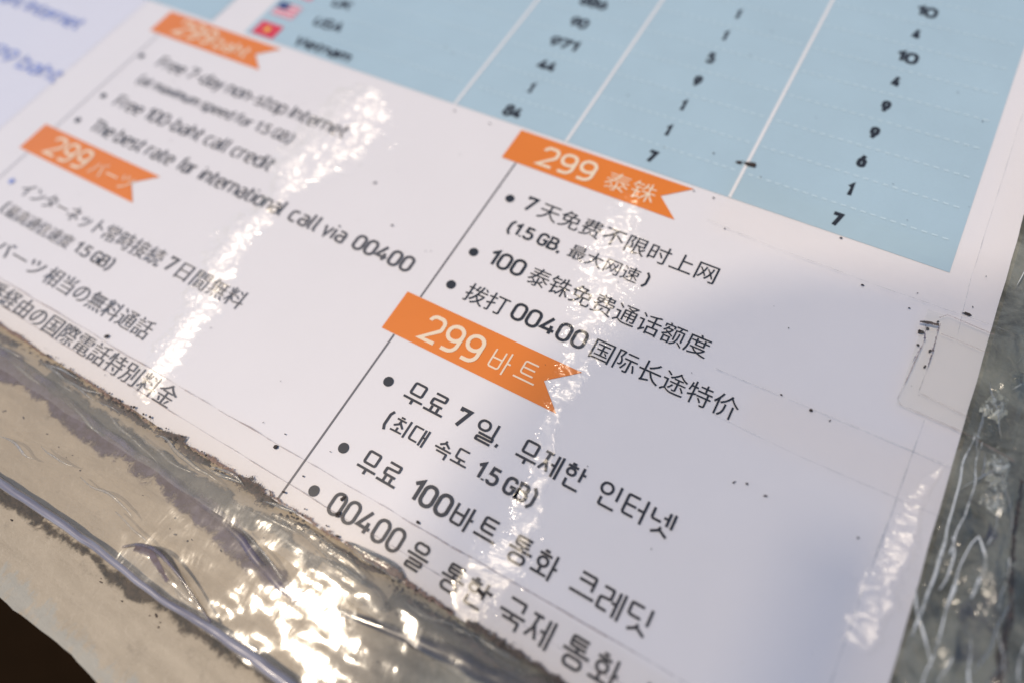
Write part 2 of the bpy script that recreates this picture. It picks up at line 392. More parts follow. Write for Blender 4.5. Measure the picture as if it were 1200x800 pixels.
# ================================================================== THE PRINTED SHEET
sheet = link('price_sheet', None, label='laminated white price sheet with orange banners and pale blue table on tan counter', cat='price sheet')
BOT, RIGHT = -2.72, 4.89
ol = []
x = -17.0
while x < RIGHT - .02:
    ol.append((x, BOT + .025 * noise.noise(Vector((x * 1.1, 8, 0))) + .012 * noise.noise(Vector((x * 7, 1, 2))))); x += .1
y = BOT
while y < 14: ol.append((RIGHT + .012 * noise.noise(Vector((4, y * 2, 0))), y)); y += .15
ol += [(RIGHT, 14), (-17, 14)]
link('paper', slab('paper', ol, -.055, 0), M_paper, sheet)
def flat(name, VF, m, z=None, label=None):
    V, F = VF; return link(name, mesh(name, V, F), m, sheet, label=label)
# left-hand card area with a cooler paper tone
link('lilac_panel', mesh('lilac_panel', *rect(-16.9, BOT + .1, -9.95, 13.9, .003)), M_left, sheet)
Z1, Z2, Z3 = .006, .011, .017
TB = 3.55
flat('table_panel', rect(-7.45, TB, 4.30, 13, Z1), M_blue, label='pale blue table panel with country rows')
flat('table_panel', rect(-15, TB, -8.27, 13, Z1), M_blue, label='pale blue corner of the neighbouring table')
for uu in (-2.94, -.973, 1.519):
    flat('column_line', rect(uu - .022, TB, uu + .022, 13, Z2), M_white)
for kx in range(11):
    vv = 4.035 + .5555 * kx; V, F = [], []; x = -7.4
    while x < 4.22:
        if not any(abs(x + .03 - c) < .09 for c in (-2.94, -.973, 1.519)):
            b0 = len(V); V += rect(x, vv - .011, x + .07, vv + .011, Z2)[0]; F.append((b0, b0 + 1, b0 + 2, b0 + 3))
        x += .125
    flat('dotted_line', (V, F), M_pale)
def num(s_, uc, vc, cap=.25, w=.056):
    wd = {1: .125, 2: .32, 3: .50}[len(s_)] if s_ != '1' else .085
    if s_ == '10': wd = .32
    V, F = [], []; strokes_to(V, F, s_, uc - wd / 2, uc + wd / 2, vc - cap / 2, cap, w, Z2)
    flat('table_number', (V, F), M_ink)
for i, s_ in enumerate(['84', '1', '44', '971', '90', '886', '66']): num(s_, -2.0, 3.77 + .5555 * i)
for i, s_ in enumerate('7 1 1 9 5 1 1 4'.split()): num(s_, .28, 3.79 + .5555 * i)
for i, s_ in enumerate('7 1 6 9 9 4 10 4 10 9'.split()): num(s_, 2.88, 3.77 + .5555 * i)
for s_, a, b_, i in (('Vietnam', -6.40, -5.17, 0), ('USA', -6.40, -5.78, 1), ('UK', -6.40, -5.98, 2)):
    V, F = [], []; strokes_to(V, F, s_, a, b_, 3.64 + .5555 * i, .24, .05, Z2); flat('country_name', (V, F), M_ink)
# flags
for i in range(3):
    fu, fv = -7.08, 3.77 + .5555 * i
    base, lab = ((M_red, 'small red flag with a yellow star'), (M_pink, 'small striped red flag with a dark corner'), (M_pink, 'small red and navy flag with a cross'))[i]
    fl = flat('flag', rect(fu - .25, fv - .17, fu + .25, fv + .17, Z2), base, label=lab)
    if i == 0:
        V = [(fu + (.1 if j % 2 == 0 else .04) * math.cos(math.pi / 2 + j * math.pi / 5), fv + (.1 if j % 2 == 0 else .04) * math.sin(math.pi / 2 + j * math.pi / 5), Z3) for j in range(10)] + [(fu, fv, Z3)]
        link('star', mesh('star', V, [(j, (j + 1) % 10, 10) for j in range(10)]), M_yellow, fl)
    elif i == 1:
        for j in range(3):
            link('stripe', mesh('stripe', *rect(fu - .25, fv - .13 + j * .11, fu + .25, fv - .10 + j * .11, Z3 - .001)), M_white, fl)
        link('canton', mesh('canton', *rect(fu - .25, fv, fu - .02, fv + .17, Z3 + .002)), M_navy, fl)
    else:
        link('cross', mesh('cross', *rect(fu - .25, fv - .035, fu + .25, fv + .035, Z3)), M_navy, fl)
        link('cross', mesh('cross', *rect(fu - .04, fv - .17, fu + .04, fv + .17, Z3 + .002)), M_white, fl)
# banners
def banner(u0, v0, u1, v1, notch, words, lab):
    V = [(u0, v0, Z1 + .001), (u1 - .03, v0, Z1 + .001), (u1 - notch, (v0 + v1) / 2, Z1 + .001), (u1, v1, Z1 + .001), (u0, v1, Z1 + .001)]
    b_ = flat('price_banner', (V, [(0, 1, 2, 3, 4)]), M_orange, label=lab)
    for s_, a, c, base, cap, w in words:
        V, F = [], []
        if isCJK(s_): font_to(V, F, s_, a, c, base, cap, Z2, -.006)
        else: strokes_to(V, F, s_, a, c, base, cap, w, Z2, track=.22)
        link('heading_text', mesh('heading_text', V, F), M_cream, b_)
banner(-1.70, 2.895, 1.04, 3.49, .36, [('2qq', -1.19, -.31, 2.98, .385, .052), ('泰铢', -.13, .62, 3.0, .36, 0)], 'orange banner reading 299 with two Chinese characters')
banner(-1.66, -.285, .93, .325, .36, [('2qq', -1.16, -.30, -.20, .40, .052), ('바트', -.16, .50, -.16, .33, .022)], 'orange banner reading 299 with two Korean syllables')
banner(-9.24, 2.89, -6.50, 3.46, .36, [('2qq', -8.79, -7.86, 3.0, .38, .052), ('baht', -7.76, -6.98, 3.0, .28, .036)], 'blurred orange banner reading 299 baht')
banner(-9.22, -.25, -6.42, .33, .36, [('2qq', -8.74, -7.80, -.16, .40, .052), ('バーツ', -7.66, -6.74, -.15, .34, 0)], 'blurred orange banner reading 299 with Japanese kana')
# dividers
V, F = [], []
for a, b_ in ((2.89, .33), (-.29, BOT + .03)):
    i = len(V); V += rect(-1.468, b_, -1.444, a, Z1)[0]; F.append((i, i + 1, i + 2, i + 3))
flat('divider_line', (V, F), M_line)
V, F = [], []
for a, b_ in ((2.88, .34), (-.26, BOT + .05)):
    i = len(V); V += rect(-9.02, b_, -8.985, a, Z1)[0]; F.append((i, i + 1, i + 2, i + 3))
flat('divider_line', (V, F), M_faint, label='faint vertical line left of the English text')

K, D_ = .039, .030
lines = [
 # (list of segments (text, u0, u1, baseline, cap or em, stroke), bullet (u,v,r) or None)
 ([('7', -.96, -.80, 2.17, .26, K), ('天免费不限时上网', -.72, 1.84, 2.15, .315, 0)], (-1.20, 2.27)),
 ([('(1.5 GB,', -.97, -.14, 1.74, .21, .034), ('最大网速', -.03, .97, 1.74, .25, 0), (')', 1.03, 1.10, 1.76, .2, .03)], None),
 ([('100', -.96, -.42, 1.17, .265, K), ('泰铢免费通话额度', -.33, 2.14, 1.14, .315, 0)], (-1.19, 1.255)),
 ([('拨打', -.95, -.34, .55, .315, 0), ('00400', -.26, .79, .58, .265, K), ('国际长途特价', .89, 2.72, .55, .315, 0)], (-1.19, .675)),
 ([('무료', -.88, -.28, -1.0, .30, D_), ('7', -.14, .02, -.98, .26, .044), ('일', .14, .41, -1.0, .29, D_), (',', .45, .49, -.96, .2, .03), ('무제한', .70, 1.56, -1.0, .30, D_), ('인터넷', 1.73, 2.60, -1.0, .30, D_)], (-1.14, -.87)),
 ([('(', -.88, -.82, -1.39, .22, .032), ('최대', -.78, -.30, -1.40, .24, .024), ('속도', -.18, .30, -1.40, .24, .024), ('1.5 GB)', .40, 1.17, -1.39, .215, .036)], None),
 ([('무료', -.88, -.30, -1.98, .30, D_), ('100', -.14, .39, -1.96, .27, .043), ('바트', .43, 1.02, -1.98, .30, D_), ('통화', 1.14, 1.74, -1.98, .30, D_), ('크레딧', 1.90, 2.78, -1.98, .30, D_)], (-1.13, -1.83)),
 ([('00400', -.88, .12, -2.54, .28, .037), ('을', .20, .49, -2.57, .30, .03), ('통한', .65, 1.24, -2.57, .29, .03), ('국제', 1.37, 1.98, -2.57, .31, .03), ('통화', 2.10, 2.72, -2.57, .31, .03), ('서비', 2.90, 3.55, -2.57, .31, .03)], (-1.13, -2.41)),
]
for n_, (segs, bul) in enumerate(lines):
    V, F = [], []
    for s_, a, c, base, cap, w in segs:
        if isCJK(s_): font_to(V, F, s_, a, c, base, cap, Z2, -.002)
        else: strokes_to(V, F, s_, a, c, base, cap, w, Z2, track=.2 if s_[0] not in HG else .14)
    flat('text_line', (V, F), M_inkk if n_ > 3 else M_ink)
    if bul:
        r = .066; V = [(bul[0] + r * math.cos(j * math.pi / 12), bul[1] + r * math.sin(j * math.pi / 12), Z2) for j in range(24)]
        flat('bullet', (V, [tuple(range(24))]), M_ink)
left = [
 ([('Free 7-day non-stop Internet', -8.43, -4.19, 2.20, .27, .031)], (-8.86, 2.30)),
 ([('(at maximum speed for 1.5 GB)', -8.45, -4.93, 1.74, .21, .026)], None),
 ([('Free 100-baht call credit', -8.44, -4.86, 1.15, .27, .031)], (-8.76, 1.26)),
 ([('The best rate', -8.40, -6.46, .55, .27, .034), ('for', -6.32, -5.98, .55, .27, .034), ('international', -5.84, -4.13, .55, .27, .034), ('call', -4.0, -3.46, .55, .27, .036), ('via', -3.38, -2.97, .55, .27, .036), ('00400', -2.83, -1.83, .56, .265, .042)], (-8.74, .64)),
 ([('インターネット', -8.42, -6.50, -.96, .30, 0), ('常時接続', -6.44, -5.22, -.97, .315, 0), ('7', -5.12, -4.97, -.95, .25, .036), ('日間無料', -4.87, -3.62, -.97, .315, 0)], (-8.72, -.82)),
 ([('(', -8.40, -8.33, -1.33, .2, .03), ('最高通信速度', -8.28, -6.76, -1.36, .25, 0), ('1.5 GB)', -6.66, -5.86, -1.34, .2, .03)], None),
 ([('100', -8.42, -7.96, -1.91, .25, .036), ('バーツ', -7.86, -6.78, -1.93, .30, 0), ('相当の無料通話', -6.68, -4.50, -1.93, .315, 0)], (-8.72, -1.8)),
 ([('00400', -8.42, -7.55, -2.44, .25, .036), ('番経由の国際電話特別料金', -7.3, -3.48, -2.50, .315, 0)], (-8.72, -2.33)),
]
for segs, bul in left:
    V, F = [], []
    for s_, a, c, base, cap, w in segs:
        if isCJK(s_): font_to(V, F, s_, a, c, base, cap, Z2, -.002)
        else: strokes_to(V, F, s_, a, c, base, cap, w, Z2)
    flat('text_line', (V, F), M_soft)
    if bul:
        r = .055; V = [(bul[0] + r * math.cos(j * math.pi / 8), bul[1] + r * math.sin(j * math.pi / 8), Z2) for j in range(16)]
        flat('bullet', (V, [tuple(range(16))]), M_inkk if bul[1] > 0 else M_bluetext)
for s_, (ea, eb) in (('299 baht Internet', P(90, 36)), ('Free 299 baht', P(64, 98))):
    V, F = [], []; strokes_to(V, F, s_, ea - 3.6, ea, eb - .02, .34, .06, Z2); flat('text_line', (V, F), M_bluetext, label='very blurred blue lettering')

# ================================================================== GRIME
def grime_mat(name, c1, c2, cover, scale=5.0, soft=.12, rough=.6):
    m, k, p = mat(name); uv = k.new('ShaderNodeUVMap').outputs[0]; X = k.xyz(uv); pos = k.pos()
    edge = k.m('SUBTRACT', 1.0, k.m('MULTIPLY', k.m('ABSOLUTE', k.m('SUBTRACT', X[1], .5)), 2.0))
    n1 = k.noise(pos, scale, 7, .72, .5); n2 = k.noise(k.comb(X[0], 3.0), .9, 3, .6)
    val = k.m('ADD', k.m('MULTIPLY', k.m('SUBTRACT', n1, .5), 2.6), k.m('MULTIPLY', k.m('SUBTRACT', n2, .5), 1.6))
    val = k.m('ADD', val, k.m('MULTIPLY', k.m('SUBTRACT', edge, .5), .9))
    a = k.rng(val, -cover, -cover + soft * 2.5)
    a = k.m('MULTIPLY', a, k.rng(edge, 0, .25))
    k.put(p.inputs['Base Color'], k.mix(k.rng(k.noise(pos, scale * 1.7, 5, .7), .35, .65), c1 + (1,), c2 + (1,)))
    p.inputs['Roughness'].default_value = rough; k.put(p.inputs['Alpha'], k.m('MULTIPLY', a, .92))
    return m
M_black = grime_mat('black_grime', (.012, .010, .008), (.10, .06, .045), +.06, 15, .08)
M_brown = grime_mat('brown_grime', (.11, .06, .045), (.28, .17, .13), .02, 15, .15)
M_tline = grime_mat('tape_edge_dirt', (.26, .17, .13), (.45, .36, .32), .55, 6, .7)
M_tlin2 = grime_mat('tape_edge_dirt_cool', (.30, .30, .27), (.48, .48, .46), .40, 5, .8)
M_purp = grime_mat('purple_brown_grime', (.07, .04, .045), (.12, .09, .125), .62, 6, .25)
M_soot = grime_mat('grey_green_grime', (.05, .05, .042), (.10, .095, .075), .46, 7, .25)
def band(name, path, wd, m, z=.03, parent=None, jit=.0, **kw):
    """a flat ribbon along a path; wd is a width or a list of widths"""
    pts = []
    for i in range(len(path) - 1):
        a, b_ = Vector(path[i]), Vector(path[i + 1]); n = max(1, int((b_ - a).length / .08))
        for j in range(n):
            t = j / n; w_ = wd if not isinstance(wd, (list, tuple)) else wd[i] * (1 - t) + wd[i + 1] * t
            pts.append((a.lerp(b_, t), w_))
    pts.append((Vector(path[-1]), wd if not isinstance(wd, (list, tuple)) else wd[-1]))
    V, F, U = [], [], []; L_ = 0
    for i, (p_, w_) in enumerate(pts):
        a = pts[max(0, i - 1)][0]; b_ = pts[min(len(pts) - 1, i + 1)][0]; d = (b_ - a).normalized(); nn = Vector((-d.y, d.x))
        if i: L_ += (p_ - pts[i - 1][0]).length
        o_ = nn * jit * (.5 if name == 'dirty_edge' else 1) * noise.noise(Vector((p_.x * 2.2, p_.y * 2.2, z * 99)))
        if 'dirty_edge' == name: w_ = w_ * .72
        w1 = w_ * (1 + .5 * noise.noise(Vector((p_.x * 5, p_.y * 5, 1))))
        V += [(p_.x + nn.x * w1 / 2 + o_.x, p_.y + nn.y * w1 / 2 + o_.y, z), (p_.x - nn.x * w1 / 2 + o_.x, p_.y - nn.y * w1 / 2 + o_.y, z)]
        U += [(L_, 1), (L_, 0)]
        if i: F.append((2 * i - 2, 2 * i - 1, 2 * i + 1, 2 * i))
    return link(name, mesh(name, V, F, uvs=U), m, parent, **kw)

# ================================================================== CLEAR TAPE
def tape_mat(name, rough=.06, bump=.02, scale=1.2, haze=.03, tint=(.995, .99, .98), hz=(.8, .76, .66), fine=0.0, below=None, ior=1.5):
    m = bpy.data.materials.new(name); m.use_nodes = True; k = N(m.node_tree)
    k.n.remove(k.n['Principled BSDF']); out = k.n['Material Output']; pos = k.pos()
    bb = k.new('ShaderNodeBump'); bb.inputs['Distance'].default_value = S; bb.inputs['Strength'].default_value = 1
    h = k.m('MULTIPLY', k.noise(k.comb(k.m('MULTIPLY', k.xyz(pos)[0], 1.9), k.m('MULTIPLY_ADD', k.xyz(pos)[0], .3, k.m('MULTIPLY', k.xyz(pos)[1], .75))), scale, 4, .5, .4), bump)
    if fine: h = k.m('MULTIPLY_ADD', k.noise(pos, scale * 7, 2, .5), fine, h)
    on = None
    if below is not None:
        on = k.rng(k.xyz(pos)[1], below, below - .25, .04, 1); h = k.m('MULTIPLY', h, on)
    k.put(bb.inputs['Height'], h)
    tr = k.new('ShaderNodeBsdfTransparent'); tr.inputs[0].default_value = tint + (1,)
    gl = k.new('ShaderNodeBsdfGlossy'); gl.inputs['Roughness'].default_value = rough; k.put(gl.inputs['Normal'], bb.outputs[0])
    df = k.new('ShaderNodeBsdfDiffuse'); df.inputs[0].default_value = hz + (1,)
    fr = k.new('ShaderNodeFresnel'); fr.inputs[0].default_value = ior; k.put(fr.inputs['Normal'], bb.outputs[0])
    a = k.new('ShaderNodeMixShader'); k.put(a.inputs[0], haze if on is None else k.m('MULTIPLY', on, haze)); k.put(a.inputs[1], tr.outputs[0]); k.put(a.inputs[2], df.outputs[0])
    b_ = k.new('ShaderNodeMixShader'); k.put(b_.inputs[0], k.m('MULTIPLY', k.m('MINIMUM', fr.outputs[0], .6), 1.0 if on is None else k.m('MAXIMUM', on, .25))); k.put(b_.inputs[1], a.outputs[0]); k.put(b_.inputs[2], gl.outputs[0])
    k.put(out.inputs[0], b_.outputs[0]); return m
M_tape = tape_mat('clear_tape', bump=.012, haze=.003, tint=(1, 1, 1), ior=1.12)
M_wrap = tape_mat('crumpled_clear_tape', rough=.13, bump=.014, scale=1.1, haze=.09, fine=.0015, below=-2.66)
M_wrapd = tape_mat('crumpled_grey_tape', rough=.12, bump=.06, scale=2.6, haze=.05, tint=(.93, .94, .93), hz=(.55, .58, .55), fine=.008)

def film(name, u0, v0, u1, v1, z, m, step, hf, parent=None, **kw):
    nu, nv = max(2, int((u1 - u0) / step)), max(2, int((v1 - v0) / step)); V, F = [], []
    for j in range(nv + 1):
        for i in range(nu + 1):
            a = u0 + (u1 - u0) * i / nu; b_ = v0 + (v1 - v0) * j / nv
            if j in (0, nv): b_ += .02 * noise.noise(Vector((a * 2.5, j, 5.)))
            V.append((a, b_, z + hf(a, b_)))
    for j in range(nv):
        for i in range(nu): a = j * (nu + 1) + i; F.append((a, a + 1, a + nu + 2, a + nu + 1))
    return link(name, mesh(name, V, F, True), m, parent, **kw)
def sm(x, a, b_):
    t = max(0, min(1, (x - a) / (b_ - a))); return t * t * (3 - 2 * t)
def hf_bottom(a, b_):
    on = 1 - sm(b_, -2.95, -2.72)
    h = .026 * noise.noise(Vector((a * .9, b_ * 1.7, 3))) + .02 * abs(noise.noise(Vector((a * 1.7, b_ * 4.0, 7)))) + .006 * noise.noise(Vector((a * 5, b_ * 8, 1)))
    return max(-.02, on * (.03 + h))
bt = link('clear_tape', None, label='long clear tape strip along the bottom edge of the sheet, crumpled over the tan counter', cat='tape', group='clear tape strips')
film('film', -14, -4.16, 5.3, -2.18, .034, M_tape, .05, lambda a, b_: hf_bottom(a, b_), bt).data.materials[0] = M_wrap
band('dirty_edge', [(-14, -2.18), (-4, -2.19), (0, -2.17), (3.6, -2.12)], .035, M_tline, .036, bt, .03)
band('dirty_edge', [(-9, -2.50), (-1, -2.49), (3.2, -2.44)], .022, M_tline, .036, bt, .02)

# rolled lower edge of that tape: a lavender rod of film with dirt and painted undershadow beneath it
def tube(name, path, rad, m, parent=None, seg=10, wob=0.0, flatk=1.0, **kw):
    pts = []
    for i in range(len(path) - 1):
        a, b_ = Vector(path[i]), Vector(path[i + 1]); n = max(1, int((b_ - a).length / .05))
        for j in range(n):
            t = j / n; r = rad if not isinstance(rad, (list, tuple)) else rad[i] * (1 - t) + rad[i + 1] * t
            pts.append((a.lerp(b_, t), r))
    pts.append((Vector(path[-1]), rad if not isinstance(rad, (list, tuple)) else rad[-1]))
    # smooth the centre line
    for _ in range(6):
        pts = [pts[0]] + [((pts[i - 1][0] + pts[i][0] * 2 + pts[i + 1][0]) / 4, pts[i][1]) for i in range(1, len(pts) - 1)] + [pts[-1]]
    V, F = [], []
    for i, (p_, r) in enumerate(pts):
        d = (pts[min(len(pts) - 1, i + 1)][0] - pts[max(0, i - 1)][0]).normalized(); s_ = Vector((-d.y, d.x, 0)).normalized(); up = d.cross(s_) * -1
        up = s_.cross(d) if s_.cross(d).z > 0 else d.cross(s_)
        w_ = wob * noise.noise(Vector((p_.x * 3, p_.y * 3, 4)))
        rr = r * (1 + .35 * wob * 10 * noise.noise(Vector((p_.x * 6, p_.y * 6, 9))))
        for j in range(seg):
            an = 2 * math.pi * j / seg; c = p_ + s_ * (w_ + math.cos(an) * rr) + up * (math.sin(an) * rr * flatk); V.append(tuple(c))
        if i:
            b0 = (i - 1) * seg
            for j in range(seg): F.append((b0 + j, b0 + (j + 1) % seg, b0 + seg + (j + 1) % seg, b0 + seg + j))
    F.append(tuple(range(seg))); F.append(tuple(reversed(range(len(V) - seg, len(V)))))
    return link(name, mesh(name, V, F, True), m, parent, **kw)
mR, k, p = mat('lavender_film_roll'); pos = k.pos(); X = k.xyz(pos)
k.put(p.inputs['Base Color'], k.mix(k.rng(k.noise(k.comb(k.m('MULTIPLY', X[0], .4), k.m('MULTIPLY', X[1], 6)), 2, 4, .6), .35, .65), (.32, .305, .345, 1), (.19, .175, .21, 1)))
p.inputs['Roughness'].default_value = .28; p.inputs['Coat Weight'].default_value = 1; p.inputs['Coat Roughness'].default_value = .1
mP, k, p = mat('violet_fold'); pos = k.pos()
k.put(p.inputs['Base Color'], k.mix(k.rng(k.noise(pos, 1.8, 6, .7), .4, .6), (.13, .11, .19, 1), (.20, .17, .15, 1)))
p.inputs['Roughness'].default_value = .3; p.inputs['Coat Weight'].default_value = 1; p.inputs['Coat Roughness'].default_value = .08
k.put(p.inputs['Alpha'], k.rng(k.noise(pos, 2.3, 5, .6),   .35, .65, .1, .85))
mK, k, p = mat('dark_fold'); pos = k.pos()
k.put(p.inputs['Base Color'], k.mix(k.rng(k.noise(pos, 3, 5, .7), .4, .6), (.02, .02, .035, 1), (.07, .06, .055, 1)))
p.inputs['Roughness'].default_value = .3; p.inputs['Coat Weight'].default_value = 1
mG = tape_mat('clear_ridge', rough=.2, bump=.02, scale=3, haze=.10, hz=(.75, .72, .62))

tube('rolled_edge', [(-14, -4.3, .08), (-4.72, -4.21, .08), (-3.65, -4.16, .07), (-2.62, -4.15, .06), (-1.9, -4.17, .05), (-1.19, -4.10, .06), (-.12, -4.09, .08), (1.6, -4.13, .07), (4, -4.2, .07)],
     [.056, .052, .050, .042, .038, .048, .062, .062, .06], mR, bt, wob=.02)
band('dirt_and_undershadow', [(-14, -4.44), (-4.7, -4.33), (-2.6, -4.27), (-1.2, -4.22), (.2, -4.2), (4, -4.3)], [.24, .24, .20, .30, .20, .22], grime_mat('dirt_and_undershadow', (.014, .012, .010), (.07, .05, .035), .40, 5.0, .28), -.052, bt, .06)  # one dark band holds both caught dirt and the roll's painted undershadow
# triangular flap pulled up from the tape
f0 = Vector((-2.66, -4.12, .05)); f1 = Vector((-2.50, -3.86, .10)); f2 = Vector((-2.26, -3.80, .12)); f3 = Vector((-1.22, -4.06, .07))
V, F = [], []
for j in range(9):
    for i in range(25):
        t = i / 24; s_ = j / 8
        lo = f0.lerp(f3, t); hi = (f1.lerp(f2, t / .22) if t < .22 else f2.lerp(f3, (t - .22) / .78))
        c = lo.lerp(hi, s_); c.z += .05 * math.sin(math.pi * s_) * (1 - t) + .02 * noise.noise(c * 5); V.append(tuple(c))
for j in range(8):
    for i in range(24): a = j * 25 + i; F.append((a, a + 1, a + 26, a + 25))
link('lifted_flap', mesh('lifted_flap', V, F, True), M_wrap, bt)
tube('flap_rim', [(-2.66, -3.98, .09), (-2.50, -3.85, .12), (-2.26, -3.79, .14), (-1.8, -3.88, .12), (-1.22, -4.06, .07)], [.016, .022, .022, .014, .012], mP, bt)
band('flap_stain', [(-2.5, -3.9), (-2.28, -3.86), (-1.9, -3.98)], [.1, .09, .05], M_purp, .135, bt)

# second tape whose violet, dirt-filled edge runs through the tan strip
t2 = link('clear_tape', None, label='clear tape strip with a violet dirt-filled edge running across the middle of the tan strip', cat='tape', group='clear tape strips')
film('film', -14, -3.16, 5.2, -2.50, .06, M_wrap, .05, lambda a, b_: hf_bottom(a + 3, b_) * 1.2, t2)
band('dirt_band', [(-14, -3.1), (-6.2, -3.10), (-5.0, -3.14), (-3.7, -3.16), (-2.8, -3.16), (-1.9, -3.24), (-.9, -3.42), (-.1, -3.34)], [.4, .4, .34, .44, .44, .42, .28, .16], M_purp, -.050, t2, .06)
band('dirt_band', [(-5.4, -2.95), (-4.2, -3.0), (-3.2, -3.02), (-2.2, -3.03), (-1.4, -3.02), (-.6, -3.1)], [.2, .3, .25, .3, .26, .15], M_soot, -.046, t2, .08)
tube('violet_edge', [(-14, -2.95, .04), (-6.3, -2.98, .04), (-5.4, -3.0, .03), (-4.3, -3.08, .03), (-3.3, -3.12, .03), (-2.8, -3.14, .03), (-1.9, -3.18, .04), (-1.3, -3.30, .05), (-.75, -3.42, .06), (-.4, -3.40, .05), (.1, -3.27, .05)],
     [.04, .04, .045, .03, .035, .035, .04, .05, .05, .035, .03], mP, t2, wob=.03, flatk=.6)
tube('bright_ridge', [(-1.55, -3.16, .06), (-1.1, -3.24, .08), (-.78, -3.35, .07)], [.008, .014, .008], mG, t2)
tube('dark_edge', [(-.1, -3.30, .04), (.5, -3.19, .05), (.85, -3.10, .05), (1.3, -3.04, .05), (1.9, -2.98, .04), (3.0, -2.95, .03)], [.03, .05, .07, .09, .10, .09], mK, t2, wob=.03, flatk=.5)
band('dirt_band', [(.3, -2.9), (1.0, -2.92), (2, -2.88), (3.2, -2.85)], [.2, .34, .3, .25], M_soot, -.044, t2, .05)
# clear, gleaming folds where the film bulges up beside the sheet
for pth, rad in (([(-.72, -3.02, .02), (-.45, -2.99, .08), (-.1, -3.0, .10), (.2, -3.02, .06), (.35, -3.04, .0)], [.03, .08, .10, .08, .03]),
                 ([(-1.4, -2.86, .02), (-.9, -2.83, .04), (-.3, -2.85, .06), (.0, -2.88, .03)], [.02, .05, .07, .03]),
                 ([(-.45, -2.70, .02), (-.2, -2.67, .05), (.25, -2.68, .05), (.4, -2.72, .02)], [.02, .06, .07, .02])):
    tube('raised_fold', pth, rad, mG, t2, seg=16, wob=.03, flatk=.4)

# grime caught along the bottom edge of the sheet
ge = link('edge_grime', None, label='broken black and brown grime line caught along the bottom edge of the white sheet', cat='grime')
band('brown_grime', [(-14, -2.70), (-5, -2.72), (-3.6, -2.74), (-1.5, -2.70), (0.2, -2.70), (1.0, -2.72)], [.07, .09, .12, .14, .15, .08], M_brown, .0305, ge, .03)
for pth, wd in (([(-4.4, -2.80), (-4.0, -2.82), (-3.6, -2.80)], .13), ([(-3.4, -2.76), (-2.95, -2.70)], .16), ([(-2.95, -2.78), (-2.55, -2.80)], .14), ([(-2.05, -2.72), (-1.8, -2.73), (-1.5, -2.80)], .26),
                ([(-5.6, -2.80), (-5.2, -2.80), (-4.6, -2.84)], .14), ([(-6.8, -2.84), (-6.2, -2.84)], .14), ([(.5, -2.84), (.95, -2.86), (1.3, -2.83)], .10), ([(1.15, -2.72), (1.6, -2.70), (2.0, -2.72), (2.6, -2.75)], .16), ([(.9, -2.82), (1.5, -2.90), (2.2, -2.84), (3.2, -2.86)], .16), ([(-.6, -2.80), (.1, -2.78)], .07)):
    band('black_grime', pth, wd, M_black, .0315, ge, .05)
# loose crumbs of dirt
mD, k, p = mat('dirt_crumb'); p.inputs['Base Color'].default_value = (.04, .028, .022, 1); p.inputs['Roughness'].default_value = .8
def crumb(V, F, x, y, z, r, st=1.0, ang=0.0):
    b0 = len(V); n = 6
    for ring, (rr, zz) in enumerate(((1, 0), (.75, .45))):
        for j in range(n):
            an = 2 * math.pi * j / n; q_ = rr * r * random.uniform(.6, 1.25); a = math.cos(an) * q_ * st; b_ = math.sin(an) * q_
            V.append((x + a * math.cos(ang) - b_ * math.sin(ang), y + a * math.sin(ang) + b_ * math.cos(ang), z + zz * r))
    for j in range(n): F.append((b0 + j, b0 + (j + 1) % n, b0 + n + (j + 1) % n, b0 + n + j))
    F.append(tuple(b0 + n + j for j in range(n)))
V, F = [], []
for _ in range(420):
    x = random.uniform(-8, 3); dens = noise.noise(Vector((x * 1.3, 5, 0)))
    if dens < random.uniform(-.3, .25): continue
    crumb(V, F, x, -2.76 + random.gauss(0, .055), .03, random.uniform(.006, .02), random.uniform(1, 2))
link('grime_crumbs', mesh('grime_crumbs', V, F), mD, ge, kind='stuff')
V, F = [], []
for _ in range(260):
    x = random.uniform(-9, 4); y = random.choice((-4.33, -3.1, -3.55, -3.05)) + random.gauss(0, .07)
    if noise.noise(Vector((x * 1.1, y * 3, 2))) < random.uniform(-.2, .3): continue
    crumb(V, F, x, y, -.06, random.uniform(.005, .014), random.uniform(1, 3), random.uniform(-.4, .4))
link('counter_crumbs', mesh('counter_crumbs', V, F), mD, kind='stuff', label='dark crumbs of dirt scattered under the tape on the tan counter', cat='dirt')
# specks and scratches on the face of the sheet
V, F = [], []
for px, py, r, st, an in ((866, 192, .028, 1.8, 0), (880, 194, .04, 2.6, .1), (836, 181, .014, 1, 0), (891, 209, .01, 1, 0), (813, 225, .013, 1, 0), (836, 233, .012, 1.4, 0), (849, 269, .012, 1, 0),
                          (533, 131, .015, 1, 0), (574, 146, .015, 1, 0), (985, 280, .014, 1.6, .3), (1132, 369, .022, 2.4, .1), (950, 481, .022, 1.4, .5), (972, 493, .008, 2, 1.3), (915, 463, .012, 1.4, .2),
                          (1005, 630, .012, 1, 0), (860, 565, .01, 2.4, 1.0), (875, 567, .014, 1.4, .2), (896, 581, .014, 2, .3), (324, 523, .03, 1, .8), (126, 395, .03, 1.6, 1.0), (356, 558, .012, 1.2, 0),
                          (440, 215, .012, 3, .9), (460, 265, .01, 3, .9), (365, 262, .01, 1, 0), (1078, 390, .03, 1.4, 0), (1086, 386, .022, 1, 0), (1075, 405, .018, 1, .4), (1089, 412, .016, 1.6, 1.4), (1083, 430, .014, 2, 1.4),
                          (1098, 378, .014, 1.6, 1.2), (564, 694, .03, 2.6, -.5), (575, 697, .02, 1.4, 0), (397, 603, .04, 1, .4), (490, 612, .02, 1.4, 0), (402, 584, .02, 2.2, 1.2), (1065, 362, .01, 1.5, 0), (1010, 335, .012, 2, .2)):
    x, y = P(px, py); crumb(V, F, x, y, .018, r, st, an)
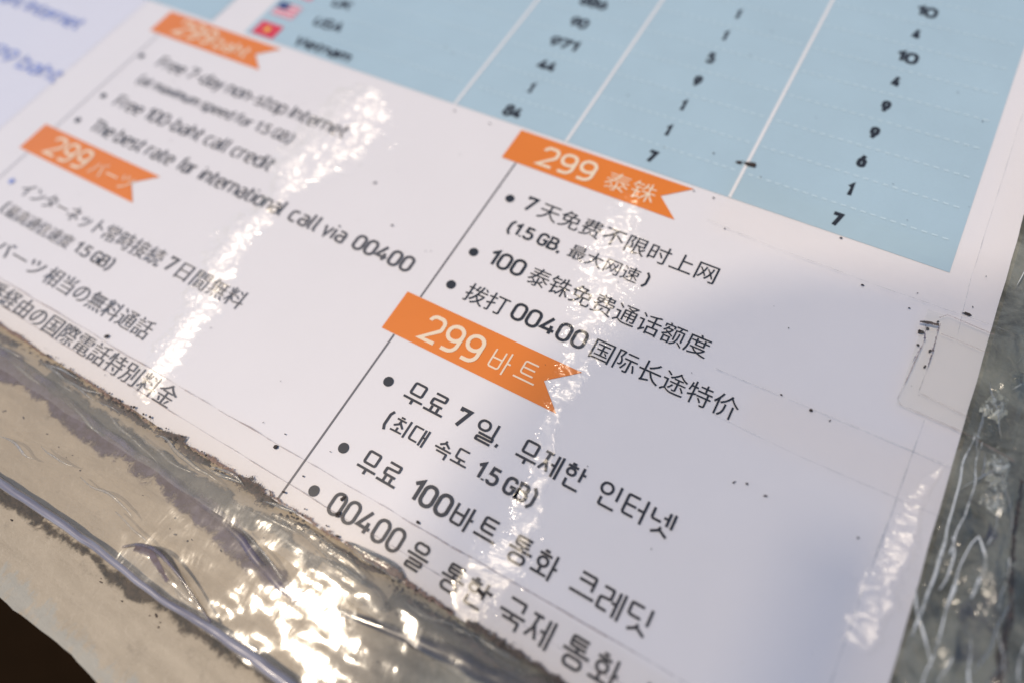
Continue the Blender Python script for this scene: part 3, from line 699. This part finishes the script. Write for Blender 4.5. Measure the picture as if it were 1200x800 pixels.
for _ in range(70):
    x, y = random.uniform(-8, 4.8), random.uniform(-2.6, 7)
    crumb(V, F, x, y, .018, random.uniform(.003, .0075), random.uniform(1, 3), random.uniform(0, 3))
link('surface_specks', mesh('surface_specks', V, F), mD, kind='stuff', label='scattered tiny dark specks on the face of the laminated sheet', cat='specks')

# horizontal and vertical tape strips along the right margin
def strip(u0, v0, u1, v1, z, edges, lab, m=M_tape, mt=None):
    t = link('clear_tape', None, label=lab, cat='tape', group='clear tape strips')
    film('film', u0, v0, u1, v1, z, m, .25, lambda a, b_: 0, t)
    for e, w_ in edges: band('dirty_edge', e, w_, mt or M_tlin2, z + .002, t, .012)
    return t
strip(2.75, .50, 5.3, 1.08, .040, [([(2.3, 1.07), (4.0, 1.085), (5.3, 1.09)], .024), ([(2.5, .52), (3.5, .49), (5.2, .53)], .014)], 'narrow clear tape strip across the right margin level with the last Chinese line')
strip(1.4, 2.98, 5.3, 3.98, .046, [([(1.4, 3.05), (2.3, 2.99), (3.5, 2.97), (5.2, 2.99)], .022)], 'wide clear tape strip across the bottom rows of the blue table at right')
strip(4.45, -2.3, 5.35, 1.50, .052, [([(4.50, 1.5), (4.48, .6), (4.44, -.66), (4.40, -2.3)], .026)], 'upright clear tape strip down the lower right edge of the sheet')
strip(4.53, 2.7, 5.3, 9, .058, [([(4.56, 2.7), (4.52, 3.5), (4.52, 9)], .014)], 'upright clear tape strip down the upper right margin beside the blue table')
strip(4.19, 1.53, 5.35, 2.88, .064, [([(4.26, 2.5), (4.19, 1.6), (4.24, 1.55), (4.9, 1.52)], .026), ([(4.9, 1.52), (5.4, 1.44)], .05), ([(4.33, 2.82), (4.40, 2.90), (4.91, 2.86)], .026),
                                     ([(4.36, 2.75), (4.37, 2.1), (4.36, 1.78), (4.9, 1.72)], .018), ([(4.4, 2.62), (4.91, 2.60)], .02)], m=tape_mat('yellowed_clear_tape', bump=.012, haze=.05, tint=(1, 1, .98), hz=(.74, .75, .68), ior=1.3), lab='small patch of clear tape over the right edge of the sheet, outlined in brown dirt', mt=M_tline)
g2 = link('edge_grime', None, label='small purplish brown cluster of grime at the left side of the clear tape patch', cat='grime')
band('brown_grime', [(4.35, 2.78), (4.36, 2.4), (4.36, 2.0)], [.07, .08, .04], grime_mat('patch_grime', (.05, .03, .035), (.30, .24, .26), -.34, 16), .0665, g2, .03)
band('brown_grime', [(4.22, 2.66), (4.25, 2.45), (4.2, 2.1)], [.07, .05, .03], grime_mat('patch_grime_pale', (.09, .06, .10), (.3, .26, .3), -.34, 14), .0665, g2, .03)
band('brown_grime', [(4.15, 2.68), (4.35, 2.73)], [.05, .07], M_black, .067, g2, .03)

# fine, irregular wrinkles of the tape beside the sheet
for i in range(34):
    x = random.uniform(-6.5, 2.2); y = random.choice((random.uniform(-2.96, -2.78), random.uniform(-4.0, -3.5), random.uniform(-3.05, -2.8))); n = random.randint(4, 9)
    pth = []; 
    for j in range(n): pth.append((x, y, .045 + .02 * math.sin(math.pi * j / (n - 1)))); x += random.uniform(.08, .2); y += random.uniform(-.05, .05)
    rr = random.uniform(.006, .022); tube('fine_wrinkle', pth, [rr * (.3 + math.sin(math.pi * j / (n - 1))) for j in range(n)], mG, t2, seg=8, wob=.03, flatk=.5)
# crumpled film over the grey counter right of the sheet
wr = link('plastic_wrap', None, label='crumpled clear plastic film with white-painted fold glints over the dark grey counter right of the sheet', cat='plastic wrap')
def hf_right(a, b_):
    on = sm(a, 4.93, 5.12)
    return on * (.04 + .12 * noise.noise(Vector((a * 3.0, b_ * 1.3, 9))) + .07 * abs(noise.noise(Vector((a * 5, b_ * 2.6, 2)))) + .02 * noise.noise(Vector((a * 9, b_ * 8, 1))))
film('film', 4.93, -3.2, 7.6, 6.5, .012, M_wrapd, .04, hf_right, wr)
def T(pxs, z=.06): return [P(*a) + (z,) for a in pxs]
mW, k, p = mat('painted_fold_glint'); aw = k.rng(k.noise(k.pos(), 4.5, 3, .6), .38, .58, .12, .95)
p.inputs['Base Color'].default_value = (.84, .84, .79, 1); p.inputs['Roughness'].default_value = .25; p.inputs['Coat Weight'].default_value = 1; p.inputs['Coat Roughness'].default_value = .15; k.put(p.inputs['Alpha'], aw)  # white base colour stands in for sun glints along the clear folds
for pts, r in (([(1134, 512), (1122, 560), (1106, 620), (1096, 655), (1084, 690), (1070, 725), (1064, 745)], [.012, .014, .016, .026, .018, .022, .008]),
               ([(1143, 520), (1138, 560), (1126, 600), (1108, 650)], [.006, .010, .010, .016]),
               ([(1134, 512), (1139, 508), (1142, 518)], [.01, .014, .008]),
               ([(1112, 630), (1115, 648), (1107, 675), (1096, 692)], [.010, .018, .014, .008]),
               ([(1142, 630), (1126, 648), (1116, 672), (1113, 690), (1106, 712), (1094, 745), (1082, 785), (1076, 805)], [.012, .012, .012, .03, .012, .015, .012, .01]),
               ([(1142, 630), (1150, 640), (1149, 665), (1138, 690), (1131, 701)], [.014, .018, .034, .022, .012]),
               ([(1108, 768), (1100, 780), (1094, 800)], [.012, .008, .008]), ([(1176, 655), (1170, 690), (1166, 715)], [.008, .012, .008]),
               ([(1202, 745), (1192, 775), (1186, 805)], [.01, .016, .016]), ([(1168, 600), (1160, 625), (1152, 640)], [.006, .009, .006])):
    pth = [P(*a) + (.09,) for a in pts]; tube('fold_glint', pth, [x_ * .65 for x_ in r], mW, wr, seg=8, wob=.04, flatk=.8)
for i in range(46):
    x = random.uniform(4.98, 6.0); y = random.uniform(-2.2, 5.0); n = random.randint(3, 9); pth = []; dx = random.uniform(-.05, .05)
    for j in range(n): pth.append((x, y, .06 + .03 * math.sin(math.pi * j / (n - 1)))); y += random.uniform(.06, .16); x += dx + random.uniform(-.04, .04)
    rr = random.uniform(.003, .014); tube('fine_wrinkle', pth, [rr * (.3 + math.sin(math.pi * j / (n - 1))) for j in range(n)], mW if i % 3 == 0 else mG, wr, seg=8, wob=.03, flatk=.6)
mC, k, p = mat('crinkled_blister'); p.inputs['Base Color'].default_value = (.62, .64, .58, 1); p.inputs['Roughness'].default_value = .2; p.inputs['Coat Weight'].default_value = 1
k.put(p.inputs['Alpha'], k.rng(k.noise(k.pos(), 7, 5, .65, 1.0), .40, .62, .05, .8))
# crinkled blister patches
for cx, cy, n_, sz in ((1165, 478, 5, .17), (1168, 550, 6, .19), (1162, 585, 6, .17), (1158, 505, 4, .08), (1190, 445, 4, .09), (1130, 600, 3, .06)):
    bx, by = P(cx, cy); V, F = [], []
    n = 14
    for j in range(n + 1):
        for i in range(n + 1):
            a = (i / n - .5) * 2; b_ = (j / n - .5) * 2; rr = math.hypot(a, b_) * (1 + .5 * noise.noise(Vector((a * 2 + cx, b_ * 2, 0))))
            V.append((bx + a * sz * .8, by + b_ * sz * 1.3, .02 + max(0, 1 - rr) * (.09 + .12 * noise.noise(Vector((a * 3.5, b_ * 3.5, cx)))) + .0))
    for j in range(n):
        for i in range(n):
            a = j * (n + 1) + i
            if max(V[a_][2] for a_ in (a, a + 1, a + n + 2, a + n + 1)) > .045: F.append((a, a + 1, a + n + 2, a + n + 1))
    link('blister', mesh('blister', V, F, True), mC if cx in (1165, 1168, 1162) else M_wrapd, wr)
mN, k, p = mat('blue_stain'); uvn = k.pos()
p.inputs['Base Color'].default_value = (.035, .04, .10, 1); k.put(p.inputs['Alpha'], k.rng(k.noise(uvn, 2.4, 5, .65), .46, .80, 0, .8)); p.inputs['Roughness'].default_value = .4
band('dark_blue_stain', [P(1170, 610), P(1150, 720), P(1130, 790)], [.08, .3, .3], mN, -.045, wr, .05)
band('dark_stain', [P(1200, 560), P(1185, 700), P(1170, 800)], [.05, .1, .2], M_black, -.048, wr, .05)

# ================================================================== ADDED NET, unseen, put in to cast soft half shade at lower right
ZN = 16.0; off = Vector((L.x / L.z * ZN, L.y / L.z * ZN))
net = link('added_shade_net', None, label='dark green cord net added out of view to half block the sun', cat='added sun blocker')
mS, k, p = mat('added_net_cord'); p.inputs['Base Color'].default_value = (.03, .05, .04, 1); p.inputs['Roughness'].default_value = .8
edge = [(7.2, 5.6), (4.95, 3.75), (2.63, 2.75), (1.77, 2.0), (.7, .75), (.45, .2), (.25, -.86), (.2, -2.0), (.1, -3.2), (0, -7)]
def u_edge(vv):
    for (a, b_), (c, d) in zip(edge, edge[1:]):
        if d <= vv <= b_: return a + (c - a) * (b_ - vv) / (b_ - d)
    return None
V, F = [], []
sp, wd = .15, .05
vv = -7 + sp
def addbox(x0, y0, x1, y1, z0, z1):
    b0 = len(V); V.extend([(x0, y0, z0), (x1, y0, z0), (x1, y1, z0), (x0, y1, z0), (x0, y0, z1), (x1, y0, z1), (x1, y1, z1), (x0, y1, z1)])
    F.extend([(b0, b0 + 3, b0 + 2, b0 + 1), (b0 + 4, b0 + 5, b0 + 6, b0 + 7), (b0, b0 + 1, b0 + 5, b0 + 4), (b0 + 1, b0 + 2, b0 + 6, b0 + 5), (b0 + 2, b0 + 3, b0 + 7, b0 + 6), (b0 + 3, b0, b0 + 4, b0 + 7)])
while vv < 5.5:
    addbox(u_edge(vv) + off.x, vv + off.y, 12 + off.x, vv + wd + off.y, ZN, ZN + .06); vv += sp
vv = -7 + sp
while vv < -.2:      # extra strips added between the cords to deepen the shade in one patch
    addbox(3.8 + off.x, vv + wd + .005 + off.y, 4.7 + off.x, vv + sp - .065 + off.y, ZN, ZN + .05); vv += sp
link('cord_weave', mesh('cord_weave', V, F), mS, net, kind='stuff')
